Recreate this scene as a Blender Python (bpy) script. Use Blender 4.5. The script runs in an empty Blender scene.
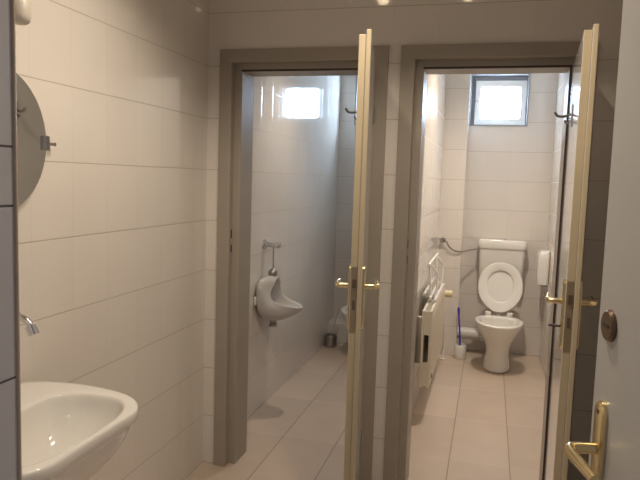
import bpy, bmesh, math, random
from mathutils import Vector, Matrix
random.seed(7)
SC = bpy.context.scene
COL = SC.collection
PI = math.pi

# ------------------------------------------------------------------ camera, world, lamps, exposure
def make_camera():
    f, yaw, pitch, roll = 635.06, 0.2595, 0.0963, 0.0314
    cy, sy, cp, sp = math.cos(yaw), math.sin(yaw), math.cos(pitch), math.sin(pitch)
    fw = Vector((-sy*cp, cy*cp, -sp)); r = Vector((cy, sy, 0)); u = r.cross(fw)
    c, s = math.cos(roll), math.sin(roll)
    r2 = c*r + s*u; u2 = -s*r + c*u
    cam = bpy.data.cameras.new('camera'); o = bpy.data.objects.new('camera', cam); COL.objects.link(o)
    cam.sensor_fit = 'HORIZONTAL'; cam.sensor_width = 36.0; cam.lens = f/640*36.0
    cam.clip_start = 0.02; cam.clip_end = 100
    m = Matrix((r2, u2, -fw)).transposed().to_4x4(); m.translation = Vector((1.3562, -2.894, 1.4699))
    o.matrix_world = m
    SC.camera = o
make_camera()

W = bpy.data.worlds.new('World'); SC.world = W; W.use_nodes = True
bg = W.node_tree.nodes['Background']
bg.inputs[0].default_value = (0.66, 0.76, 1.0, 1); bg.inputs[1].default_value = 0.20

SPOT_W, ROOM_W, PANE = 50.0, 70.0, 42.0
WARM = (1.0, 0.855, 0.675); ROOMC = (1.0, 0.86, 0.70)
def lamp(name, kind, loc, watts, col, size, spot=None, blend=0.1):
    l = bpy.data.lights.new(name, kind); l.energy = watts; l.color = col; l.shadow_soft_size = size
    if spot: l.spot_size = math.radians(spot); l.spot_blend = blend
    o = bpy.data.objects.new(name, l); o.location = loc; COL.objects.link(o); return o
SC.view_settings.view_transform = 'Standard'; SC.view_settings.look = 'None'
SC.view_settings.gamma = 1; SC.view_settings.use_curve_mapping = False
SC.view_settings.exposure = 0.0

# ------------------------------------------------------------------ materials
class N:
    def __init__(s, name):
        s.m = bpy.data.materials.new(name); s.m.use_nodes = True; s.t = s.m.node_tree
        s.b = s.t.nodes['Principled BSDF']
    def n(s, typ, **kw):
        x = s.t.nodes.new(typ)
        for k, v in kw.items(): setattr(x, k, v)
        return x
    def put(s, sock, v):
        if isinstance(v, bpy.types.NodeSocket): s.t.links.new(v, sock)
        else: sock.default_value = v
    def math(s, op, a, b=0.0, c=0.0, clamp=False):
        x = s.n('ShaderNodeMath', operation=op, use_clamp=clamp)
        s.put(x.inputs[0], a); s.put(x.inputs[1], b); s.put(x.inputs[2], c); return x.outputs[0]
    def mix(s, f, a, b):
        x = s.n('ShaderNodeMix', data_type='RGBA'); s.put(x.inputs[0], f)
        s.put(x.inputs[6], a if not isinstance(a, tuple) else (*a, 1)); s.put(x.inputs[7], b if not isinstance(b, tuple) else (*b, 1))
        return x.outputs[2]

def plain(name, col, rough=0.5, metal=0.0, noise=0.06, scale=8.0, spec=0.5, bump=0.0, coat=0.0):
    k = N(name); tc = k.n('ShaderNodeTexCoord'); nz = k.n('ShaderNodeTexNoise')
    nz.inputs['Scale'].default_value = scale; nz.inputs['Detail'].default_value = 4
    k.t.links.new(tc.outputs['Object'], nz.inputs['Vector'])
    f = nz.outputs['Fac']
    lo = tuple(c*(1-noise) for c in col); hi = tuple(min(1, c*(1+noise)) for c in col)
    k.put(k.b.inputs['Base Color'], k.mix(f, lo, hi))
    k.put(k.b.inputs['Roughness'], k.math('MULTIPLY_ADD', f, 0.08, max(0.0, rough-0.04)))
    k.b.inputs['Metallic'].default_value = metal; k.b.inputs['Specular IOR Level'].default_value = spec
    if coat: k.b.inputs['Coat Weight'].default_value = coat; k.b.inputs['Coat Roughness'].default_value = 0.05
    if bump:
        bp = k.n('ShaderNodeBump'); bp.inputs['Strength'].default_value = bump; bp.inputs['Distance'].default_value = 0.002
        k.put(bp.inputs['Height'], f); k.put(k.b.inputs['Normal'], bp.outputs[0])
    return k.m

def tile(name, col, grout, tw, th, u0, z0, rough, floor=False, hline=1.0, vline=0.45, extra=None, gw=0.0035, var=0.05):
    """Glazed tiles laid on a regular grid; the joints follow the place, not the picture."""
    k = N(name); g = k.n('ShaderNodeNewGeometry')
    sp = k.n('ShaderNodeSeparateXYZ'); k.put(sp.inputs[0], g.outputs['Position'])
    sn = k.n('ShaderNodeSeparateXYZ'); k.put(sn.inputs[0], g.outputs['Normal'])
    X, Y, Z = sp.outputs
    if floor: u, v = X, Y
    else:
        isx = k.math('GREATER_THAN', k.math('ABSOLUTE', sn.outputs[0]), 0.7)
        # faces turned to X run along Y, faces turned to Y run along X
        u = k.math('ADD', k.math('MULTIPLY', isx, k.math('ADD', Y, 0.045)), k.math('MULTIPLY', k.math('SUBTRACT', 1.0, isx), k.math('ADD', X, 0.1)))
        v = Z
    def cell(x, o, s):
        q = k.math('DIVIDE', k.math('SUBTRACT', x, o), s)
        fl = k.math('FLOOR', q); fr = k.math('SUBTRACT', q, fl)
        d = k.math('MULTIPLY', k.math('MINIMUM', fr, k.math('SUBTRACT', 1.0, fr)), s)
        return fl, d
    if extra is not None:   # a narrow border course interrupts the grid
        z1, bh = extra; top = z1+bh
        vv = k.math('SUBTRACT', v, k.math('MULTIPLY', k.math('GREATER_THAN', v, z1+bh/2), bh))
        iu, du = cell(u, u0, tw); iv, dv = cell(vv, z0, th)
        inb = k.math('MULTIPLY', k.math('GREATER_THAN', v, z1), k.math('LESS_THAN', v, top))
        db = k.math('MINIMUM', k.math('ABSOLUTE', k.math('SUBTRACT', v, z1)), k.math('ABSOLUTE', k.math('SUBTRACT', v, top)))
        dv = k.math('ADD', k.math('MULTIPLY', inb, db), k.math('MULTIPLY', k.math('SUBTRACT', 1.0, inb), dv))
    else:
        iu, du = cell(u, u0, tw); iv, dv = cell(v, z0, th)
    def line(d, w): return k.math('SUBTRACT', 1.0, k.math('DIVIDE', d, w, clamp=True), clamp=True)
    mu = k.math('MULTIPLY', k.math('LESS_THAN', du, gw/2), vline); mv = k.math('MULTIPLY', k.math('LESS_THAN', dv, gw/2), hline)
    m = k.math('MAXIMUM', mu, mv)
    cb = k.n('ShaderNodeCombineXYZ'); k.put(cb.inputs[0], iu); k.put(cb.inputs[1], iv); k.put(cb.inputs[2], 0.0 if floor else k.math('ROUND', sn.outputs[0]))
    wn = k.n('ShaderNodeTexWhiteNoise', noise_dimensions='3D'); k.put(wn.inputs['Vector'], cb.outputs[0])
    nz = k.n('ShaderNodeTexNoise'); nz.inputs['Scale'].default_value = 5.0 if floor else 3.5; nz.inputs['Detail'].default_value = 6
    k.put(nz.inputs['Vector'], g.outputs['Position'])
    f = k.math('ADD', k.math('MULTIPLY', wn.outputs[0], 0.5), k.math('MULTIPLY', nz.outputs['Fac'], 0.5))
    base = k.mix(f, tuple(c*(1-var) for c in col), tuple(min(1, c*(1+var)) for c in col))
    k.put(k.b.inputs['Base Color'], k.mix(m, base, grout))
    k.put(k.b.inputs['Roughness'], k.math('MULTIPLY_ADD', m, 0.5, rough))
    d = k.math('MINIMUM', du, dv)
    hgt = k.math('SUBTRACT', 1.0, line(d, 0.0035))
    wav = k.math('MULTIPLY', nz.outputs['Fac'], 0.09)
    bp = k.n('ShaderNodeBump'); bp.inputs['Strength'].default_value = 0.30; bp.inputs['Distance'].default_value = 0.0012
    k.put(bp.inputs['Height'], k.math('ADD', hgt, wav)); k.put(k.b.inputs['Normal'], bp.outputs[0])
    return k.m

def glow(name, col, strength):
    k = N(name); k.b.inputs['Base Color'].default_value = (0.9, 0.9, 0.9, 1)
    k.b.inputs['Emission Color'].default_value = (*col, 1); k.b.inputs['Emission Strength'].default_value = strength
    k.b.inputs['Roughness'].default_value = 0.3
    return k.m

M = {}
M['tile'] = tile('glazed_wall_tile', (0.745, 0.695, 0.64), (0.36, 0.29, 0.22), 0.2, 0.2492, 0.0, 0.0016, 0.065, vline=0.06, hline=0.75, gw=0.003, var=0.03)
M['tile_near'] = tile('glazed_tile_entry', (0.57, 0.57, 0.61), (0.10, 0.09, 0.10), 0.2, 0.249, 0.05, 0.173, 0.16, extra=(1.418, 0.083), vline=0.3)  # white tile; the corridor's cool daylight is mixed into its colour
M['floor'] = tile('floor_tile', (0.575, 0.465, 0.375), (0.26, 0.18, 0.14), 0.31, 0.62, 0.29, 0.45, 0.20, floor=True, hline=0.35, vline=1.0, var=0.14, gw=0.005)
M['ceiling'] = plain('ceiling_paint', (0.72, 0.69, 0.64), 0.8)
M['frame'] = plain('taupe_frame_paint', (0.36, 0.315, 0.265), 0.42)
M['door_white'] = plain('white_door_laminate', (0.66, 0.645, 0.62), 0.09, noise=0.02)
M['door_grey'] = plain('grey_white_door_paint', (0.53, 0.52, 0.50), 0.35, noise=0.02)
M['door_edge'] = plain('cream_wood_edge', (0.46, 0.385, 0.26), 0.4, scale=14)
M['edge_trim'] = plain('beige_edge_profile', (0.56, 0.44, 0.33), 0.35)
M['ceramic'] = plain('white_ceramic', (0.78, 0.755, 0.71), 0.10, noise=0.01, coat=0.4)
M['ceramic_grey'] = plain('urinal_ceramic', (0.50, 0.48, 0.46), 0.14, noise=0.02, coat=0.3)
M['plastic'] = plain('white_plastic', (0.80, 0.78, 0.74), 0.22, noise=0.01)
M['cream'] = plain('cream_plastic', (0.72, 0.60, 0.38), 0.4)
M['rad'] = plain('cream_radiator_enamel', (0.70, 0.63, 0.52), 0.3, noise=0.02)
M['chrome'] = plain('chrome', (0.72, 0.71, 0.70), 0.14, metal=1.0, noise=0.03)
M['steel'] = plain('brushed_steel', (0.40, 0.39, 0.37), 0.32, metal=1.0, noise=0.1)
M['brass'] = plain('satin_brass', (0.80, 0.66, 0.38), 0.26, metal=1.0, noise=0.04)
M['brass_dull'] = plain('dull_brass_lock', (0.42, 0.32, 0.20), 0.4, metal=0.8, noise=0.15, scale=30)
M['bronze'] = plain('brown_bronze', (0.20, 0.135, 0.09), 0.35, metal=0.7, noise=0.08)
M['seal'] = plain('dark_brown_rubber', (0.055, 0.035, 0.028), 0.6)
M['dark'] = plain('dark_slot', (0.02, 0.017, 0.015), 0.6)
M['lining'] = plain('grey_window_lining', (0.34, 0.34, 0.355), 0.5)
M['mirror'] = plain('mirror_glass', (0.80, 0.80, 0.79), 0.045, metal=1.0, noise=0.0)
M['blue'] = plain('blue_plastic', (0.06, 0.05, 0.50), 0.3)
M['bristle'] = plain('white_bristles', (0.75, 0.75, 0.75), 0.9, bump=0.6, scale=90)
M['gunmetal'] = plain('dark_gunmetal', (0.16, 0.15, 0.14), 0.35, metal=0.9)
M['fitting'] = plain('toned_white_plastic', (0.58, 0.53, 0.46), 0.4)  # white plastic, toned darker to sit close to the wall tile
M['rubber'] = plain('grey_hose', (0.22, 0.19, 0.16), 0.4)
M['pane'] = glow('frosted_window_pane', (0.56, 0.76, 1.0), PANE)
M['bulb'] = glow('lamp_bulb', (1.0, 0.78, 0.5), 25.0)
M['socket'] = plain('white_enamel', (0.7, 0.68, 0.64), 0.35)

# ------------------------------------------------------------------ mesh helpers
def bx(bm, x0, x1, y0, y1, z0, z1, mi=0):
    vs = [bm.verts.new((x, y, z)) for z in (z0, z1) for y in (y0, y1) for x in (x0, x1)]
    for q in ((0, 2, 3, 1), (4, 5, 7, 6), (0, 1, 5, 4), (1, 3, 7, 5), (3, 2, 6, 7), (2, 0, 4, 6)):
        bm.faces.new([vs[i] for i in q]).material_index = mi
    return vs

def loft(bm, rings, cap0=True, cap1=True, closed=True, mi=0):
    R = [[bm.verts.new(p) for p in r] for r in rings]; n = len(R[0])
    for a, b in zip(R, R[1:]):
        for i in range(n if closed else n-1):
            j = (i+1) % n
            bm.faces.new((a[i], a[j], b[j], b[i])).material_index = mi
    if cap0: bm.faces.new(R[0][::-1]).material_index = mi
    if cap1: bm.faces.new(R[-1]).material_index = mi
    return R

def tube(bm, pts, r, n=10, mi=0):
    pts = [Vector(p) for p in pts]; rr = r if isinstance(r, (list, tuple)) else [r]*len(pts)
    rings = []; t0 = (pts[1]-pts[0]).normalized()
    ref = Vector((0, 0, 1)) if abs(t0.z) < 0.9 else Vector((1, 0, 0))
    a = t0.cross(ref).normalized()
    for i, p in enumerate(pts):
        if i == 0: t = pts[1]-pts[0]
        elif i == len(pts)-1: t = pts[-1]-pts[-2]
        else: t = (pts[i+1]-p).normalized()+(p-pts[i-1]).normalized()
        t = t.normalized(); a = (a-t*a.dot(t)).normalized(); b = t.cross(a)
        rings.append([p+rr[i]*(math.cos(2*PI*k/n)*a+math.sin(2*PI*k/n)*b) for k in range(n)])
    loft(bm, rings, mi=mi)

def lathe(bm, c, prof, n=28, axis='z', mi=0, cap=True):
    """prof: list of (radius, height along axis)."""
    c = Vector(c); rings = []
    for r, h in prof:
        ring = []
        for k in range(n):
            ca, sa = r*math.cos(2*PI*k/n), r*math.sin(2*PI*k/n)
            ring.append(c + (Vector((ca, sa, h)) if axis == 'z' else Vector((h, ca, sa)) if axis == 'x' else Vector((sa, h, ca))))
        rings.append(ring)
    loft(bm, rings, cap, cap, mi=mi)

def smooth_pts(pts, steps=6):
    P = [Vector(p) for p in pts]; out = []
    for i in range(len(P)-1):
        p0 = P[max(i-1, 0)]; p1 = P[i]; p2 = P[i+1]; p3 = P[min(i+2, len(P)-1)]
        for s in range(steps):
            t = s/steps
            out.append(0.5*((2*p1)+(p2-p0)*t+(2*p0-5*p1+4*p2-p3)*t*t+(3*p1-p0-3*p2+p3)*t**3))
    return out+[P[-1]]

def obj(name, bm, mats, parent=None, smooth=False, bevel=0.0, sub=0, seg=2):
    bmesh.ops.recalc_face_normals(bm, faces=bm.faces)
    if parent is not None and parent.get('world_built'):
        bmesh.ops.translate(bm, verts=bm.verts, vec=-Vector(parent['org']))
    me = bpy.data.meshes.new(name); bm.to_mesh(me); bm.free()
    for m in (mats if isinstance(mats, (list, tuple)) else [mats]): me.materials.append(m)
    o = bpy.data.objects.new(name, me); COL.objects.link(o)
    if parent is not None: o.parent = parent
    if parent is not None and parent.get('world_built'):
        o['world_built'] = 1; o['org'] = parent['org']
    if smooth:
        for p in me.polygons: p.use_smooth = True
    if bevel:
        b = o.modifiers.new('bevel', 'BEVEL'); b.width = bevel; b.segments = seg; b.limit_method = 'ANGLE'; b.angle_limit = math.radians(40)
    if sub:
        s = o.modifiers.new('subdivision', 'SUBSURF'); s.levels = sub; s.render_levels = sub
    if smooth and not sub:
        try:
            me.set_sharp_from_angle(angle=math.radians(42))
        except Exception: pass
    return o

def tag(o, label, cat, group=None, kind=None):
    o['label'] = label; o['category'] = cat
    if group: o['group'] = group
    if kind: o['kind'] = kind
    return o

def thing(name, label, cat, loc, group=None, kind=None):
    o = bpy.data.objects.new(name, None); o.empty_display_size = 0.1; COL.objects.link(o); o.location = loc
    o['world_built'] = 1; o['org'] = list(loc)
    return tag(o, label, cat, group, kind)

def B(): return bmesh.new()

# ------------------------------------------------------------------ room shell
YB = 2.79            # inner face of the window wall
x1, WD = 0.066, 0.815
x2 = x1+WD+0.0567
TOPF = 2.07
CEIL = 2.755
def shell(name, boxes, mat, label, cat='wall'):
    bm = B()
    for b in boxes: bx(bm, *b)
    o = obj(name, bm, mat); return tag(o, label, cat, kind='structure')

shell('floor', [(-0.12, 3.2, -4.6, 3.10, -0.08, 0.0)], M['floor'], 'beige tiled floor running through washroom and both cubicles', 'floor')
shell('ceiling', [(-0.12, 2.07, -2.75, 3.10, CEIL, CEIL+0.08)], M['ceiling'], 'plain pale ceiling over washroom and cubicles', 'ceiling')
shell('wall_left', [(-0.12, 0.0, -2.75, 3.10, 0, CEIL)], M['tile'], 'long cream tiled wall carrying washbasin, mirror and urinal')
oA, oB = x1+0.03, x1+WD-0.03
pA, pB = x2+0.03, x2+WD-0.03
shell('wall_back', [(0.0, oA, 0, 0.17, 0, CEIL), (oB, pA, 0, 0.17, 0, CEIL), (pB, 1.95, 0, 0.17, 0, CEIL),
                    (oA, oB, 0, 0.17, TOPF-0.03, CEIL), (pA, pB, 0, 0.17, TOPF-0.03, CEIL)], M['tile'], 'tiled partition with the two cubicle doorways')
shell('wall_divider', [(0.84, 0.95, 0.17, YB, 0, CEIL)], M['tile'], 'tiled wall between urinal room and toilet cubicle')
shell('wall_right', [(1.95, 2.07, -2.75, 0.17, 0, CEIL)], M['tile'], 'tiled right side wall of the washroom behind grey door')
shell('wall_right_rear', [(1.84, 2.07, 0.17, YB, 0, CEIL)], M['tile'], 'tiled right wall of the toilet cubicle with towel dispenser')
WINS = [(0.135, 0.60), (1.137, 1.625)]
WZ0, WZ1 = 1.962, 2.405
shell('wall_rear', [(0.0, 2.07, YB, 3.10, 0, WZ0), (0.0, 2.07, YB, 3.10, WZ1, CEIL),
                    (0.0, WINS[0][0], YB, 3.10, WZ0, WZ1), (WINS[0][1], WINS[1][0], YB, 3.10, WZ0, WZ1), (WINS[1][1], 2.07, YB, 3.10, WZ0, WZ1)],
      M['tile'], 'tiled end wall with two small high windows')
shell('trim_1', [(0.95, 1.142, 2.55, YB, 0, CEIL)], M['tile'], 'tiled boxed pipe column in the corner beside toilet', 'column')
shell('trim_2', [(0.0, 0.34, 2.58, YB, 0, 0.175)], M['tile'], 'low white tiled ledge in rear corner of urinal room', 'ledge')
# entry opening: the wall end at the left of the picture, and the wall the grey door hangs on
shell('wall_near', [(0.0, 0.704, -2.60, -2.132, 0, CEIL)], M['tile_near'], 'white tiled wall end with cool daylight in its colour at left edge of the entrance')
shell('wall_near_right', [(1.76, 1.95, -2.75, -2.56, 0, CEIL), (0.70, 1.76, -2.75, -2.60, 2.12, CEIL), (0.0, 0.70, -2.75, -2.60, 0, CEIL)], M['tile_near'], 'tiled wall around entrance opening behind the grey door')
bm = B(); lathe(bm, (0.7025, -2.1325, 0), [(0.0045, 0.0), (0.0045, CEIL)], 12)
tag(obj('trim_3', bm, M['edge_trim'], smooth=True), 'beige rounded edge profile on the entrance wall corner', 'edge trim', kind='structure')

# door frames
def door_frame(name, x0, label):
    xe = x0+WD; bm = B()
    fw, rw = 0.063, 0.100
    # outline of the opening at three depths: U-shaped loops swept left jamb, head, right jamb
    prof = [(0.0, 0.0), (0.0, -0.014), (fw-0.004, -0.018), (fw, -0.014), (fw, 0.028), (rw-0.003, 0.028), (rw, 0.031), (rw, 0.188), (0.045, 0.188), (0.045, 0.172), (0.032, 0.172), (0.032, 0.0)]
    pathA = []
    for z, side in ((0.0, 'l'), (TOPF, 'l'), (TOPF, 'r'), (0.0, 'r')):
        ring = []
        for p, y in prof:
            x = x0+p if side == 'l' else xe-p
            ring.append((x, y, z-p*0.96 if z > 0 else 0.0))
        pathA.append(ring)
    loft(bm, pathA)
    o = obj(name, bm, M['frame'], bevel=0.0015); tag(o, label, 'door frame', kind='structure')
    bm = B(); seal = [(rw-0.008, 0.0275), (rw-0.008, 0.032), (rw+0.0015, 0.036), (rw+0.0015, 0.0275)]; path = []
    for z, side in ((TOPF, 'l'), (TOPF, 'r'), (0.001, 'r')):
        path.append([((x0+p if side == 'l' else xe-p), y, z-p*0.96 if z > 0.01 else z) for p, y in seal])
    loft(bm, path); obj('seal_shade_strip', bm, M['seal'], o)  # dark strip, part rebate seal, part the rebate's shadow put in as colour
    return o
fr1 = door_frame('trim_4', x1, 'taupe steel door frame around urinal room doorway')
fr2 = door_frame('trim_5', x2, 'taupe steel door frame around toilet cubicle doorway')
for fr, x0 in ((fr1, x1), (fr2, x2)):
    bm = B(); bx(bm, x0+0.0625, x0+0.0645, 0.002, 0.024, 1.00, 1.22)
    sp = obj('strike_plate', bm, M['frame'], fr)
    bm = B()
    for z0, z1 in ((1.165, 1.205), (1.095, 1.130)): bx(bm, x0+0.0640, x0+0.0655, 0.006, 0.019, z0, z1)
    obj('latch_slot', bm, M['dark'], sp)
bm = B(); lathe(bm, (x2+WD-0.02, -0.026, 0.72), [(0.010, 0), (0.010, 0.085)], 12); obj('hinge', bm, M['bronze'], fr2, smooth=True)  # stand-in for a small unidentified brown loop

# ------------------------------------------------------------------ door leaves
def lever_handle(door, side, z, yy, xface, metal, reach=0.052, length=0.115, plate=(0.075, -0.16), droop=0.0):
    """Long plate and lever; side is the way it sticks out (+1 towards +x), yy the distance from hinge along -y, lever points to the hinge."""
    bm = B(); w = 0.019; n = 10; z0, z1 = z+plate[1], z+plate[0]
    loop = [(-w, z0+0.0)]
    loop = []
    for k in range(n+1):
        a = PI*k/n; loop.append((w*math.cos(a), z1-w+w*math.sin(a)))
    for k in range(n+1):
        a = PI+PI*k/n; loop.append((w*math.cos(a), z0+w+w*math.sin(a)))
    rings = [[(xface+side*t, yy+a*s, (z0+z1)/2+(b-(z0+z1)/2)*(1-(1-s)*0.18)) for a, b in loop] for t, s in ((0.0, 1.0), (0.006, 1.0), (0.009, 0.84))]
    loft(bm, rings)
    h = obj('door_handle', bm, metal, door, smooth=True)
    bm = B(); lathe(bm, (xface+side*0.009, yy, z1-0.018), [(0.004, -0.001), (0.004, 0.0012)], 10, 'x'); obj('screw', bm, M['bronze'], h)
    bm = B(); rx = xface+side*reach
    pts = smooth_pts([(xface+side*0.008, yy, z), (xface+side*(reach-0.014), yy, z), (rx-side*0.002, yy+0.008, z), (rx, yy+0.03, z-droop*0.3), (rx-side*0.002, yy+length*0.7, z-droop*0.7), (rx-side*0.004, yy+length, z-droop)], 6)
    tube(bm, pts, [0.0096 if i < len(pts)*0.5 else 0.0096-0.0025*(i/len(pts)-0.5)*2 for i in range(len(pts))], 14)
    obj('lever', bm, metal, h, smooth=True)
    return h

def door_leaf(name, label, loc, deg, width, height, face, hinge_y=0.0, lock_z=1.085):
    o = bpy.data.objects.new(name, None); o.empty_display_size = 0.1; COL.objects.link(o); o.location = loc; o.rotation_euler = (0, 0, math.radians(deg))
    tag(o, label, 'door', kind='structure')
    bm = B()
    # cross section of the leaf: flat core with a lip on the outer side, closed in local xy, lip also along the top
    lip = 0.014
    def sec(z): return None
    bx(bm, -0.042, -0.016, -width+lip, -0.004, 0.012, height-lip)
    bx(bm, -0.016, 0.0, -width, 0.0, 0.012, height)
    for f in bm.faces:
        n = f.normal
        f.normal_update()
        f.material_index = 0 if abs(f.normal.x) > 0.9 else 1
    obj('door_panel', bm, [face, M['door_edge']], o, bevel=0.0025)
    bm = B(); bx(bm, -0.040, -0.0185, -width+lip-0.0015, -width+lip+0.01, lock_z-0.155, lock_z+0.080)
    fp = obj('lock_plate', bm, M['brass_dull'], o, bevel=0.0008)
    bm = B(); bx(bm, -0.034, -0.022, -width+lip-0.010, -width+lip+0.005, lock_z+0.004, lock_z+0.036); obj('latch', bm, M['bronze'], fp)
    bm = B(); bx(bm, -0.033, -0.023, -width+lip-0.003, -width+lip+0.005, lock_z-0.075, lock_z-0.04); obj('bolt', bm, M['bronze'], fp)
    for z in (0.22, height-0.25):
        bm = B(); lathe(bm, (0.004, 0.006, z), [(0.008, 0), (0.008, 0.07)], 12); obj('hinge', bm, M['steel'], o, smooth=True)
    return o

def coat_hook(door, yy, z, xface):
    bm = B(); bx(bm, xface-0.005, xface-0.0002, yy-0.009, yy+0.009, z-0.042, z+0.042)
    h = obj('coat_hook', bm, M['steel'], door, bevel=0.002)
    bm = B(); tube(bm, smooth_pts([(xface-0.004, yy, z+0.004), (xface-0.030, yy, z-0.004), (xface-0.052, yy, z-0.002), (xface-0.062, yy, z+0.012)], 5), 0.005, 10)
    obj('prong', bm, M['gunmetal'], h, smooth=True)
    bm = B(); tube(bm, smooth_pts([(xface-0.004, yy, z-0.02), (xface-0.018, yy, z-0.03), (xface-0.026, yy, z-0.018)], 5), 0.004, 10)
    obj('prong', bm, M['gunmetal'], h, smooth=True)

d1 = door_leaf('door_1', 'open white door leaf with cream edge at urinal room doorway', (0.826, -0.020, 0), 9.0, 0.715, 1.978, M['door_white'])
lever_handle(d1, 1, 1.090, -0.655, 0.0, M['brass']); lever_handle(d1, -1, 1.090, -0.655, -0.042, M['brass'])
coat_hook(d1, -0.34, 1.742, -0.042)
d2 = door_leaf('door_2', 'open white door leaf with cream edge at toilet cubicle doorway', (1.697, -0.020, 0), -3.7, 0.715, 1.972, M['door_white'])
lever_handle(d2, 1, 1.090, -0.655, 0.0, M['brass']); lever_handle(d2, -1, 1.090, -0.655, -0.042, M['brass'])
coat_hook(d2, -0.305, 1.735, -0.042)
bm = B(); bx(bm, -0.088, -0.042, -0.668, -0.652, 1.004, 1.010); lathe(bm, (-0.042, -0.66, 1.006), [(0.010, -0.006), (0.010, 0)], 12, 'x')
obj('thumb_turn', bm, M['seal'], d2)

d3 = bpy.data.objects.new('door_3', None); COL.objects.link(d3); d3.location = (1.706, -2.556, 0); d3.rotation_euler = (0, 0, math.atan2(0.19, 0.98)+PI)
tag(d3, 'grey-white entrance door standing open at right with brass lever', 'door', kind='structure')
# local: leaf runs along -y from the hinge, after the half turn it runs into the washroom; inner face looks to the basin
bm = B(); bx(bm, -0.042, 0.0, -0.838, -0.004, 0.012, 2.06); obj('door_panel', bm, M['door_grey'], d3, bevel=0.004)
lever_handle(d3, 1, 1.037, -0.785, 0.0, M['brass'], reach=0.055, length=0.118, plate=(0.082, -0.165), droop=0.0)
lever_handle(d3, -1, 1.043, -0.785, -0.042, M['brass'], reach=0.055, plate=(0.082, -0.165))
bm = B(); lathe(bm, (0.0, -0.783, 1.246), [(0.0265, 0.0), (0.0265, 0.004), (0.023, 0.0075)], 32, 'x')
ro = obj('lock_rosette', bm, M['bronze'], d3, smooth=True)
bm = B(); bx(bm, 0.006, 0.0082, -0.795, -0.771, 1.2435, 1.2485); obj('key_slot', bm, M['dark'], ro)

# ------------------------------------------------------------------ windows
def rrect(xa, xb, za, zb, r, n=6):
    out = []
    for cx, cz, a0 in ((xb-r, zb-r, 0), (xa+r, zb-r, 90), (xa+r, za+r, 180), (xb-r, za+r, 270)):
        for k in range(n+1):
            a = math.radians(a0+90*k/n); out.append((cx+r*math.cos(a), cz+r*math.sin(a)))
    return out
def window(name, xa, xb, label):
    w = thing(name, label, 'window', ((xa+xb)/2, 2.86, WZ0), kind='structure')
    bm = B(); t = 0.012
    bx(bm, xa, xa+t, 2.782, 2.95, WZ0, WZ1); bx(bm, xb-t, xb, 2.782, 2.95, WZ0, WZ1)
    bx(bm, xa+t, xb-t, 2.782, 2.95, WZ1-t, WZ1); bx(bm, xa+t, xb-t, 2.782, 2.95, WZ0, WZ0+t)
    # fixed outer frame at the back of the recess
    for q in ((xa+t, xa+0.05), (xb-0.024, xb-t)): bx(bm, q[0], q[1], 2.88, 2.92, WZ0+t, WZ1-t)
    bx(bm, xa+0.05, xb-0.024, 2.88, 2.92, WZ1-0.062, WZ1-t); bx(bm, xa+0.05, xb-0.024, 2.88, 2.92, WZ0+t, WZ0+0.022)
    obj('window_lining', bm, M['lining'], w)
    sa, sb, za, zb = xa+0.046, xb-0.018, WZ0+0.013, WZ1-0.052
    pa, pb, qa, qb = sa+0.047, sb-0.051, za+0.056, zb-0.055
    bm = B(); o_ = rrect(sa, sb, za, zb, 0.006); i_ = rrect(pa, pb, qa, qb, 0.022)
    rings = [[(x, y, z) for x, z in l] for l, y in ((o_, 2.90), (o_, 2.853), (rrect(sa+.003, sb-.003, za+.003, zb-.003, .006), 2.85), (rrect(pa-.006, pb+.006, qa-.006, qb+.006, .026), 2.85), (i_, 2.858), (i_, 2.90))]
    loft(bm, rings+[rings[0]], False, False)
    obj('sash', bm, M['plastic'], w)
    bm = B(); bm.faces.new([bm.verts.new((x, 2.872, z)) for x, z in rrect(pa-0.004, pb+0.004, qa-0.004, qb+0.004, 0.022)])
    r = bmesh.ops.extrude_face_region(bm, geom=bm.faces[:]); bmesh.ops.translate(bm, verts=[v for v in r['geom'] if isinstance(v, bmesh.types.BMVert)], vec=(0, 0.006, 0))
    obj('pane', bm, M['pane'], w)
    bm = B(); bx(bm, sb-0.018, sb-0.004, 2.838, 2.850, (za+zb)/2-0.055, (za+zb)/2-0.015); h = obj('window_catch', bm, M['plastic'], w, bevel=0.002)
    bm = B(); bx(bm, sa+0.0, sa+0.026, 2.842, 2.850, (za+zb)/2+0.012, (za+zb)/2+0.018); obj('hinge_pin', bm, M['steel'], w)
window('window_1', *WINS[0], 'small frosted window high in the urinal room end wall')
window('window_2', *WINS[1], 'small bright frosted window high above the toilet')

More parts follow.
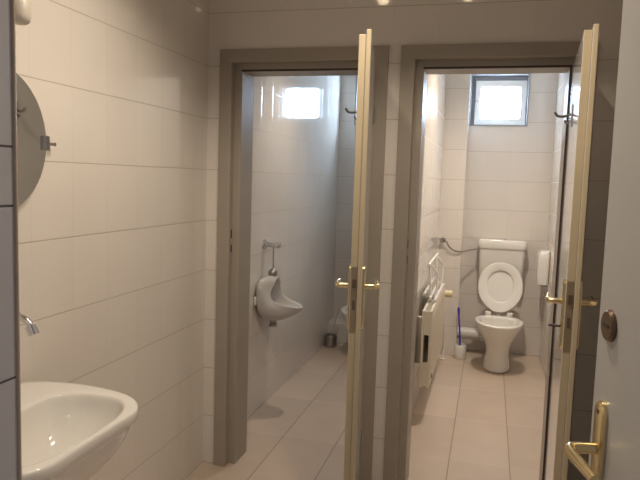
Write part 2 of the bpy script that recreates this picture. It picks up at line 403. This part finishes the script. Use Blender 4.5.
# ------------------------------------------------------------------ washbasin, tap, mirror
SY = -1.575
def basin():
    w = thing('washbasin', 'white ceramic washbasin mounted on the left tiled wall', 'washbasin', (0.0, SY, 0.84))
    Z = 0.826
    half = [(0.004, 0.268), (0.03, 0.287), (0.075, 0.306), (0.165, 0.318), (0.255, 0.312), (0.338, 0.294), (0.400, 0.262), (0.441, 0.216), (0.459, 0.165), (0.459, 0.10), (0.458, 0.0)]
    half = [(a, b) for a, b in half]
    sp = smooth_pts([(a, b, 0) for a, b in half], 3)
    R_ = [(p.x, p.y) for p in sp]
    outl = [(x, y) for x, y in R_] + [(x, -y) for x, y in R_[::-1][1:]]
    n = len(outl)
    def ring(fx, fy, cx, z, off=0.0, back=0.004):
        out = []
        for x, y in outl:
            out.append((max(back, cx+(x-cx)*fx), SY+y*fy, z))
        return out
    bm = B()
    rings = [ring(0.18, 0.22, 0.10, Z-0.245), ring(0.46, 0.46, 0.10, Z-0.235), ring(0.73, 0.71, 0.08, Z-0.188), ring(0.88, 0.87, 0.05, Z-0.122), ring(0.945, 0.94, 0.02, Z-0.070), ring(0.965, 0.96, 0.0, Z-0.042), ring(0.992, 0.990, 0, Z-0.034), ring(1.0, 1.0, 0, Z-0.026), ring(1.0, 1.0, 0, Z-0.008), ring(0.994, 0.992, 0, Z-0.001), ring(0.985, 0.98, 0, Z)]
    # inside of the bowl: own oval with a broad deck along the wall
    def inner(s, z, cx=0.290, dx=0.0):
        out = []
        for x, y in outl:
            # angle from the bowl centre, giving a rounded D shape
            a = math.atan2(y, (x-0.25)*1.15)
            ca, sa = math.cos(a), math.sin(a)
            rx, ry = (0.148 if ca > 0 else 0.150), 0.252
            e = 2.7
            rr = (abs(ca)**e+abs(sa)**e)**(-1/e)
            out.append((cx+dx+rx*s*ca*rr, SY+ry*s*sa*rr, z))
        return out
    rings += [inner(1.03, Z), inner(1.012, Z-0.002), inner(0.992, Z-0.008), inner(0.975, Z-0.022), inner(0.925, Z-0.058), inner(0.78, Z-0.10), inner(0.55, Z-0.135), inner(0.25, Z-0.15), inner(0.06, Z-0.153)]
    loft(bm, rings)
    obj('basin_bowl', bm, M['ceramic'], w, smooth=True, sub=1)
    bm = B(); lathe(bm, (0.277, SY, Z-0.156), [(0.026, 0), (0.026, 0.006), (0.020, 0.007)], 20); obj('drain', bm, M['chrome'], w, smooth=True)
    bm = B(); tube(bm, smooth_pts([(0.12, SY, Z-0.225), (0.12, SY, Z-0.34), (0.11, SY, Z-0.40), (0.06, SY, Z-0.41), (0.006, SY, Z-0.41)], 5), 0.018, 12); obj('trap_pipe', bm, M['chrome'], w, smooth=True)
basin()

tp = thing('wall_tap', 'chrome wall tap with bent spout above the washbasin', 'tap', (0.0, -1.50, 1.08))
bm = B(); lathe(bm, (0.001, -1.50, 1.095), [(0.030, 0), (0.028, 0.008), (0.016, 0.014), (0.016, 0.05)], 20, 'x'); obj('wall_flange', bm, M['chrome'], tp, smooth=True)
bm = B(); tube(bm, smooth_pts([(0.04, -1.50, 1.095), (0.10, -1.50, 1.092), (0.162, -1.50, 1.084), (0.192, -1.50, 1.072), (0.207, -1.50, 1.056)], 6), [0.0095]*25, 12); obj('spout', bm, M['chrome'], tp, smooth=True)
bm = B(); tube(bm, [(0.2035, -1.50, 1.060), (0.215, -1.50, 1.037)], 0.0145, 14); obj('aerator', bm, M['chrome'], tp, smooth=True)
bm = B(); lathe(bm, (0.035, -1.50, 1.095), [(0.011, 0.0), (0.011, 0.035), (0.018, 0.038), (0.018, 0.055), (0.012, 0.060)], 16); obj('tap_handle', bm, M['chrome'], tp, smooth=True)

MY, MZ, MR = -1.405, 1.553, 0.212
mi = thing('round_mirror', 'round wall mirror with metal clip above the washbasin', 'mirror', (0.0, MY, MZ))
bm = B(); lathe(bm, (0.012, MY, MZ), [(MR-0.001, 0), (MR, 0.001), (MR, 0.004), (MR-0.001, 0.005)], 96, 'x'); obj('mirror_glass', bm, M['mirror'], mi, smooth=True)
for sgn in (1, -1):
    bm = B(); bx(bm, 0.0, 0.026, MY+sgn*(MR-0.006)-0.012, MY+sgn*(MR-0.006)+0.012, MZ-0.022, MZ+0.022); cl = obj('clip', bm, M['steel'], mi, bevel=0.002)
    bm = B(); tube(bm, [(0.016, MY+sgn*(MR+0.005), MZ-0.002), (0.016, MY+sgn*(MR+0.030), MZ-0.002), (0.016, MY+sgn*(MR+0.040), MZ-0.002)], [0.005, 0.005, 0.007], 12); obj('clip_screw', bm, M['chrome'], cl, smooth=True)

wl = thing('wall_fitting', 'white cylindrical wall fitting with cream cap above the mirror', 'wall fitting', (0.0, -1.355, 1.92))
bm = B(); bx(bm, 0.0, 0.022, -1.377, -1.333, 1.89, 2.01); obj('back_plate', bm, M['fitting'], wl, bevel=0.003)
bm = B(); lathe(bm, (0.060, -1.355, 1.874), [(0.020, 0.0), (0.028, 0.006), (0.031, 0.02), (0.031, 0.062), (0.027, 0.067)], 24); obj('body', bm, M['fitting'], wl, smooth=True)
bm = B(); lathe(bm, (0.060, -1.355, 1.946), [(0.026, -0.006), (0.031, 0.0), (0.033, 0.05), (0.033, 0.085), (0.028, 0.09)], 24); obj('cap', bm, M['rad'], wl, smooth=True)

# ------------------------------------------------------------------ urinal
def urinal(Y):
    u = thing('urinal', 'white ceramic wall urinal with chrome flush pipe in left room', 'urinal', (0.0, Y, 0.70))
    n = 36; bm = B()
    def back(t):   # outline on the wall
        c, s = math.cos(t), math.sin(t)
        ww = 0.152
        return Vector((0.002, Y+ww*(abs(s)**(0.38 if c > 0 else 0.9))*(1 if s >= 0 else -1), 0.715+(0.122*abs(c)**0.38 if c > 0 else -0.125*abs(c)**0.8)))
    def rim(t, k=1.0, dx=0.0, dz=0.0):
        c, s = math.cos(t), math.sin(t)
        wd = 0.112*(1-0.14*c) if c > 0 else 0.112*(1+0.06*c)
        x = 0.177-0.085*c*k; z = 0.755+0.092*c*k
        sag = -(1-c*c)**1.5
        return Vector((x+0.080*sag+dx, Y+wd*s*k, z+0.036*sag+dz))
    def mid(t, f):
        a, b = back(t), rim(t); p = a.lerp(b, f); c, s = math.cos(t), math.sin(t)
        bul = math.sin(PI*f)
        p.z += bul*0.02 if c > 0 else 0.050*c*math.sqrt(bul); p.y += bul*0.038*s
        return p
    T = [2*PI*k/n for k in range(n)]
    rings = [[back(t) for t in T]]+[[mid(t, f) for t in T] for f in (0.2, 0.42, 0.65, 0.85, 0.95)]+[[rim(t, 1.03) for t in T], [rim(t, 1.0, 0.002, 0.003) for t in T], [rim(t, 0.94, 0.0, 0.0) for t in T], [rim(t, 0.87, -0.006, -0.006) for t in T],
             [rim(t, 0.80, -0.040, -0.03) for t in T], [rim(t, 0.62, -0.078, -0.05) for t in T], [rim(t, 0.30, -0.098, -0.068) for t in T], [rim(t, 0.06, -0.102, -0.072) for t in T]]
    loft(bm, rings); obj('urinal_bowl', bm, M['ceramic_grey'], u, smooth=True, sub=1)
    bm = B(); lathe(bm, (0.072, Y, 0.530), [(0.018, 0), (0.026, 0.002), (0.026, 0.020), (0.019, 0.024), (0.019, 0.06)], 18); obj('drain_fitting', bm, M['steel'], u, smooth=True)
    bm = B(); lathe(bm, (0.0, Y-0.158, 0.715), [(0.004, 0.0), (0.010, 0.006), (0.008, 0.016)], 14, 'x'); bmesh.ops.scale(bm, vec=(1, 1, 3), space=Matrix.Translation((0, -(Y-0.158), -0.715)), verts=bm.verts); obj('wall_bracket', bm, M['plastic'], u, smooth=True)
    bm = B(); lathe(bm, (0.001, Y, 1.048), [(0.032, 0.0), (0.030, 0.010), (0.017, 0.014), (0.016, 0.016), (0.016, 0.075), (0.020, 0.078), (0.020, 0.100), (0.014, 0.106)], 18, 'x'); fv = obj('flush_valve', bm, M['chrome'], u, smooth=True)
    bm = B(); tube(bm, [(0.062, Y, 1.046), (0.062, Y, 0.89)], 0.0065, 10); obj('flush_pipe', bm, M['chrome'], u, smooth=True)
    bm = B(); lathe(bm, (0.062, Y, 0.846), [(0.020, 0), (0.026, 0.008), (0.030, 0.024), (0.025, 0.042), (0.010, 0.054)], 18); obj('spreader', bm, M['steel'], u, smooth=True)
urinal(0.85)

# ------------------------------------------------------------------ toilets
def egg(cx, yc, hw, yf, yb, n=36, p=2.15):
    """Egg outline: half width hw, front reach yf, back reach yb."""
    out = []
    for k in range(n):
        a = 2*PI*k/n; ca, sa = math.cos(a), math.sin(a)
        r = (abs(ca)**p+abs(sa)**p)**(-1/p)
        out.append((cx+hw*ca*r, yc+(yb if sa > 0 else yf)*sa*r))
    return out
def toilet(name, label, cx):
    t = thing(name, label, 'toilet', (cx, 2.35, 0.0))
    bm = B()
    S = [(0.000, 2.300, 0.106, 0.170, 0.20), (0.012, 2.300, 0.107, 0.171, 0.20), (0.05, 2.300, 0.100, 0.162, 0.20), (0.11, 2.300, 0.090, 0.155, 0.19), (0.17, 2.300, 0.090, 0.160, 0.18), (0.22, 2.295, 0.104, 0.185, 0.175), (0.27, 2.285, 0.130, 0.220, 0.175), (0.32, 2.27, 0.155, 0.245, 0.18), (0.36, 2.26, 0.174, 0.262, 0.19), (0.385, 2.26, 0.184, 0.270, 0.20), (0.397, 2.26, 0.184, 0.270, 0.20), (0.402, 2.26, 0.178, 0.264, 0.195)]
    rings = [[(x, y, z) for x, y in egg(cx, yc, hw, yf, yb)] for z, yc, hw, yf, yb in S]
    for z, k in ((0.402, 0.80), (0.394, 0.76), (0.36, 0.73), (0.30, 0.62), (0.24, 0.42), (0.20, 0.22), (0.195, 0.04)):
        rings.append([(x, y, z) for x, y in egg(cx, 2.245, 0.180*k, 0.255*k, 0.170*k)])
    loft(bm, rings); obj('bowl', bm, M['ceramic'], t, smooth=True, sub=1)
    # raised seat ring and, behind it, the raised lid
    def up(u, v, w):   # u across, v up along the leaning seat, w thickness towards the viewer
        lean = math.radians(12); return (cx+u, 2.452+v*math.sin(lean)-w*math.cos(lean), 0.425+v*math.cos(lean)+w*math.sin(lean)*0.0)
    def oval(hw, v0, v1, squ, n=44):
        out = []
        vc, hv = (v0+v1)/2, (v1-v0)/2
        for k in range(n):
            a = 2*PI*k/n; ca, sa = math.cos(a), math.sin(a); p = 2.25
            r = (abs(ca)**p+abs(sa)**p)**(-1/p)
            v = vc+hv*sa*r
            wd = hw*(1-squ*((vc-v)/hv if v < vc else 0)**2)
            out.append((wd*ca*r, v))
        return out
    A = oval(0.178, 0.0, 0.408, 0.26); Hn = oval(0.104, 0.085, 0.345, 0.10)
    A2 = [(a*0.985, 0.204+(b-0.204)*0.985) for a, b in A]; H2 = [(a*1.05, 0.215+(b-0.215)*1.05) for a, b in Hn]
    bm = B(); loft(bm, [[up(a, b, w) for a, b in q] for q, w in ((A, 0.002), (A, 0.016), (A2, 0.021), (H2, 0.019), (Hn, 0.014), (Hn, 0.002), (A, 0.002))], False, False)
    obj('seat', bm, M['plastic'], t, smooth=True)
    Lk = oval(0.174, 0.004, 0.402, 0.26)
    bm = B(); loft(bm, [[up(a, b, w) for a, b in q] for q, w in ((Lk, -0.001), (Lk, -0.014), ([(a*.93, .203+(b-.203)*.93) for a, b in Lk], -0.022))]); obj('seat_lid', bm, M['plastic'], t, smooth=True)
    for s in (-1, 1):
        bm = B(); bx(bm, cx+s*0.085-0.022, cx+s*0.085+0.022, 2.425, 2.470, 0.400, 0.428); obj('seat_hinge', bm, M['plastic'], t, bevel=0.005)
    # cistern
    bm = B()
    def rr(w, d0, d1, z, r=0.03): return [(x, y, z) for x, y in rrect(cx-w, cx+w, d0, d1, r)]
    loft(bm, [rr(0.150, 2.66, 2.784, 0.625, .02), rr(0.172, 2.648, 2.785, 0.64), rr(0.178, 2.642, 2.786, 0.70), rr(0.188, 2.630, 2.786, 0.93)])
    ci = obj('cistern', bm, M['ceramic'], t, smooth=True)
    bm = B(); loft(bm, [rr(0.193, 2.622, 2.787, 0.928), rr(0.197, 2.618, 2.787, 0.936), rr(0.197, 2.618, 2.787, 0.985), rr(0.190, 2.626, 2.783, 1.000), rr(0.178, 2.64, 2.775, 1.004)]); obj('cistern_lid', bm, M['ceramic'], ci, smooth=True)
    bm = B(); lathe(bm, (cx+0.02, 2.70, 1.003), [(0.020, 0), (0.020, 0.008), (0.016, 0.010)], 18); obj('flush_button', bm, M['chrome'], ci, smooth=True)
    bm = B(); tube(bm, smooth_pts([(cx, 2.715, 0.64), (cx, 2.71, 0.45), (cx, 2.66, 0.36), (cx, 2.55, 0.335), (cx, 2.42, 0.335)], 5), 0.024, 14); obj('flush_pipe', bm, M['plastic'], t, smooth=True)
    return t
TX = 1.475
toilet('toilet', 'white toilet with raised seat below the bright window', TX)
toilet('toilet', 'white toilet mostly hidden behind the open urinal room door', 0.385)
sl = thing('soil_pipe', 'white fat waste pipe behind toilet running into the column', 'pipe', (1.30, 2.68, 0.2))
bm = B(); tube(bm, smooth_pts([(TX-0.02, 2.575, 0.17), (TX-0.04, 2.635, 0.174), (TX-0.09, 2.665, 0.175), (TX-0.15, 2.67, 0.175), (1.144, 2.67, 0.175)], 5), 0.050, 18); obj('pipe_run', bm, M['socket'], sl, smooth=True)
bm = B(); lathe(bm, (TX-0.14, 2.67, 0.175), [(0.050, 0), (0.057, 0.004), (0.057, 0.04), (0.050, 0.045)], 20, 'x'); obj('coupling', bm, M['socket'], sl, smooth=True)

# water feed from the column to the cistern
wf = thing('water_valve', 'small metal shut-off valve with bent hose to the cistern', 'valve', (0.99, 2.55, 0.99))
bm = B(); lathe(bm, (0.985, 2.549, 0.985), [(0.022, 0), (0.020, -0.006), (0.011, -0.008), (0.011, -0.045)], 16, 'y'); bx(bm, 0.955, 1.015, 2.498, 2.506, 0.994, 1.002); obj('valve_body', bm, M['steel'], wf, smooth=True)
bm = B(); tube(bm, smooth_pts([(0.990, 2.512, 0.985), (1.020, 2.512, 0.975), (1.045, 2.515, 0.935), (1.085, 2.525, 0.905), (1.14, 2.54, 0.895), (1.20, 2.60, 0.905), (1.268, 2.65, 0.915)], 6), 0.0065, 10); obj('hose', bm, M['rubber'], wf, smooth=True)

# ------------------------------------------------------------------ brushes
def brush(holder_label, brush_label, x, y, hm, sm, r, h, tip, rod, metal):
    bm = B(); lathe(bm, (x, y, 0.001), [(r*0.96, 0), (r, 0.004), (r*0.98, h*0.5), (r*0.97, h-0.003), (r*0.92, h), (r*0.84, h-0.002), (r*0.82, 0.012), (0.004, 0.010)], 30)
    tag(obj('brush_holder', bm, hm, smooth=True), holder_label, 'brush holder')
    b = thing('toilet_brush', brush_label, 'toilet brush', (x, y, 0.016))
    t = Vector(tip); a = Vector((x, y, 0.10))
    bm = B(); pts = smooth_pts([(x, y, 0.06), a.lerp(t, 0.35), a.lerp(t, 0.7), t], 4)
    tube(bm, pts, [rod]*(len(pts)-3)+[rod*1.35, rod*1.5, rod*1.1], 10); obj('brush_handle', bm, sm, b, smooth=True)
    bm = B(); lathe(bm, (x, y, 0.016), [(r*0.35, 0), (r*0.62, 0.010), (r*0.66, 0.055), (r*0.3, 0.07)], 18); obj('bristles', bm, M['bristle'], b, smooth=True)
    return b
brush('white round brush holder on floor beside the toilet', 'blue-handled toilet brush standing in the white holder', 1.180, 2.487, M['plastic'], M['blue'], 0.050, 0.118, (1.148, 2.500, 0.43), 0.0075, False)
brush('grey metal brush holder in rear corner of urinal room', 'metal toilet brush leaning in the grey metal holder', 0.064, 2.445, M['steel'], M['chrome'], 0.056, 0.105, (0.128, 2.46, 0.335), 0.006, True)
# ------------------------------------------------------------------ towel dispenser
pd = thing('paper_dispenser', 'white paper dispenser on the right wall beside the toilet', 'paper dispenser', (1.84, 2.50, 0.68))
bm = B()
def pdr(z, d, y0, y1, r=0.02): d *= 0.86; return [(x, y, z-0.015) for x, y in rrect(1.8385-d, 1.8385, y0, y1, r)]
loft(bm, [pdr(0.690, 0.075, 2.425, 2.595), pdr(0.694, 0.092, 2.418, 2.602), pdr(0.76, 0.100, 2.412, 2.608), pdr(0.90, 0.100, 2.412, 2.608), pdr(0.945, 0.094, 2.416, 2.604), pdr(0.962, 0.075, 2.43, 2.59)]); obj('cover', bm, M['plastic'], pd, smooth=True)
bm = B(); bx(bm, 1.78, 1.832, 2.43, 2.59, 0.668, 0.677); obj('paper_slot', bm, M['dark'], pd)

# ------------------------------------------------------------------ radiator and what hangs on it
ra = thing('radiator', 'cream panel radiator on cubicle left wall with thermostat knob', 'radiator', (0.95, 1.5, 0.0))
RX, RY0, RY1, RZ0, RZ1 = 1.055, 0.95, 2.08, 0.21, 0.690
bm = B(); bx(bm, RX-0.016, RX, RY0, RY1, RZ0, RZ1)
y = RY0+0.035
while y < RY1-0.03:
    for xx in (RX+0.0005,): bx(bm, RX-0.002, RX+0.004, y, y+0.022, RZ0+0.035, RZ1-0.035)
    y += 0.045
obj('front_panel', bm, M['rad'], ra, bevel=0.004)
bm = B(); bx(bm, RX-0.062, RX-0.046, RY0, RY1, RZ0, RZ1); obj('rear_panel', bm, M['rad'], ra, bevel=0.004)
for ya, za, zb in ((RY0, RZ0+0.01, RZ0+0.16), (RY0, RZ1-0.15, RZ1-0.005), (RY1-0.004, RZ0+0.01, RZ1-0.005)):
    bm = B(); bx(bm, RX-0.046, RX-0.016, ya, ya+0.004, za, zb); obj('end_cap', bm, M['rad'], ra)
bm = B()
y = RY0+0.02
while y < RY1-0.02: bx(bm, RX-0.046, RX-0.016, y, y+0.008, RZ1-0.012, RZ1-0.006); y += 0.022
obj('grille', bm, M['rad'], ra)
for yy in (RY0+0.2, RY1-0.2):
    bm = B(); bx(bm, 0.951, RX-0.062, yy-0.02, yy+0.02, RZ0+0.1, RZ1-0.08); obj('wall_bracket', bm, M['rad'], ra)
bm = B(); lathe(bm, (RX-0.045, RY1, RZ1-0.085), [(0.013, 0), (0.013, 0.05)], 14, 'y'); tube(bm, [(RX-0.045, RY1+0.035, RZ1-0.085), (RX-0.045, RY1+0.035, RZ1-0.14)], 0.011, 12); vb = obj('valve_body', bm, M['chrome'], ra, smooth=True)
bm = B(); lathe(bm, (RX-0.040, RY1+0.035, RZ1-0.085), [(0.014, 0.0), (0.022, 0.004), (0.023, 0.03), (0.020, 0.034), (0.027, 0.038), (0.028, 0.085), (0.023, 0.094)], 20, 'x'); obj('thermostat_knob', bm, M['cream'], vb, smooth=True)
bm = B(); tube(bm, smooth_pts([(RX-0.045, RY1+0.035, RZ1-0.12), (RX-0.030, RY1+0.035, RZ1-0.15), (RX-0.004, RY1+0.038, 0.48), (RX-0.010, RY1+0.06, 0.42), (RX-0.016, RY1+0.16, 0.33), (RX-0.013, RY1+0.26, 0.22), (RX-0.012, RY1+0.31, 0.10), (RX-0.012, RY1+0.31, 0.003)], 6), 0.010, 12); obj('pipe', bm, M['plastic'], ra, smooth=True)
bm = B(); lathe(bm, (RX-0.012, RY1+0.31, 0.001), [(0.028, 0), (0.028, 0.006), (0.012, 0.014)], 20); obj('floor_rosette', bm, M['rad'], ra, smooth=True)
bm = B(); lathe(bm, (RX, RY0+0.10, RZ0+0.05), [(0.016, 0), (0.016, 0.006), (0.010, 0.010)], 14, 'x'); obj('drain_plug', bm, M['bronze'], ra, smooth=True)

rk = thing('drying_rack', 'small white wire towel rack propped on top of radiator', 'rack', (1.0, 1.55, RZ1))
def wires(name, lines, r=0.006):
    bm = B()
    for l in lines: tube(bm, l, r, 8)
    obj(name, bm, M['plastic'], rk, smooth=True)
AP = 0.935
for yy, nm in ((1.30, 'side_frame'), (1.80, 'side_frame')):
    wires(nm, [[(1.012, yy, RZ1+0.004), (0.995, yy, AP)], [(0.995, yy, AP), (1.040, yy+0.12, AP-0.075)], [(1.040, yy+0.12, AP-0.075), (1.040, yy+0.12, RZ1+0.06), (1.028, yy+0.10, RZ1+0.006)], [(0.995, yy, AP), (0.960, yy-0.02, AP-0.05)]], 0.008)
wires('rail', [[(1.012, 1.22, RZ1+0.03), (1.012, 1.96, RZ1+0.03)]], 0.009)
wires('rail', [[(1.045, 1.22, RZ1+0.015), (1.045, 1.96, RZ1+0.015)]], 0.009)
wires('rail', [[(0.975, 1.22, RZ1+0.055), (0.975, 1.96, RZ1+0.055)]], 0.009)
wires('rail', [[(0.995, 1.22, AP), (0.995, 1.92, AP)]], 0.009)

# ------------------------------------------------------------------ ceiling lamps
lb = thing('spotlight_bar', 'ceiling spotlight bar with two warm reflector bulbs in the washroom', 'ceiling lamp', (0.905, -1.2, CEIL))
bm = B(); bx(bm, 0.56, 1.25, -1.225, -1.175, CEIL-0.026, CEIL-0.001); obj('bar', bm, M['socket'], lb, bevel=0.004)
for X in (0.635, 1.16):
    bm = B(); lathe(bm, (X, -1.2, CEIL-0.10), [(0.026, 0.075), (0.026, 0.045), (0.040, 0.0), (0.042, -0.055), (0.038, -0.055), (0.036, 0.0), (0.02, 0.03)], 24); sh = obj('lamp_shade', bm, M['socket'], lb, smooth=True)
    bm = B(); lathe(bm, (X, -1.2, CEIL-0.155), [(0.020, 0.03), (0.030, 0.006), (0.030, -0.006), (0.020, -0.016), (0.004, -0.019)], 20); obj('bulb', bm, M['bulb'], sh, smooth=True)
    lamp('reflector_light', 'SPOT', (X, -1.2, CEIL-0.185), SPOT_W*(0.66 if X < 1 else 1.0), WARM, 0.035, 134, 0.45)
for X, Yl, lab in ((0.50, 1.10, 'white ceiling spotlight with warm bulb in the urinal room'), (1.40, 1.45, 'white ceiling spotlight with warm bulb in the toilet cubicle')):
    cl = thing('ceiling_lamp', lab, 'ceiling lamp', (X, Yl, CEIL))
    bm = B(); lathe(bm, (X, Yl, CEIL-0.025), [(0.045, 0.0), (0.050, 0.006), (0.050, 0.024)], 28); obj('lamp_base', bm, M['socket'], cl, smooth=True)
    bm = B(); lathe(bm, (X, Yl, CEIL-0.10), [(0.026, 0.075), (0.026, 0.045), (0.040, 0.0), (0.042, -0.055), (0.038, -0.055), (0.036, 0.0), (0.02, 0.03)], 24); sh = obj('lamp_shade', bm, M['socket'], cl, smooth=True)
    bm = B(); lathe(bm, (X, Yl, CEIL-0.155), [(0.020, 0.03), (0.030, 0.006), (0.030, -0.006), (0.020, -0.016), (0.004, -0.019)], 20); obj('bulb', bm, M['bulb'], sh, smooth=True)
    lamp('reflector_light', 'SPOT', (X, Yl, CEIL-0.185), ROOM_W*(0.62 if X < 1 else 1.3), ROOMC, 0.04, 112 if X < 1 else 150, 1.0)

for o in SC.objects:
    for k in ('world_built', 'org'):
        if k in o: del o[k]
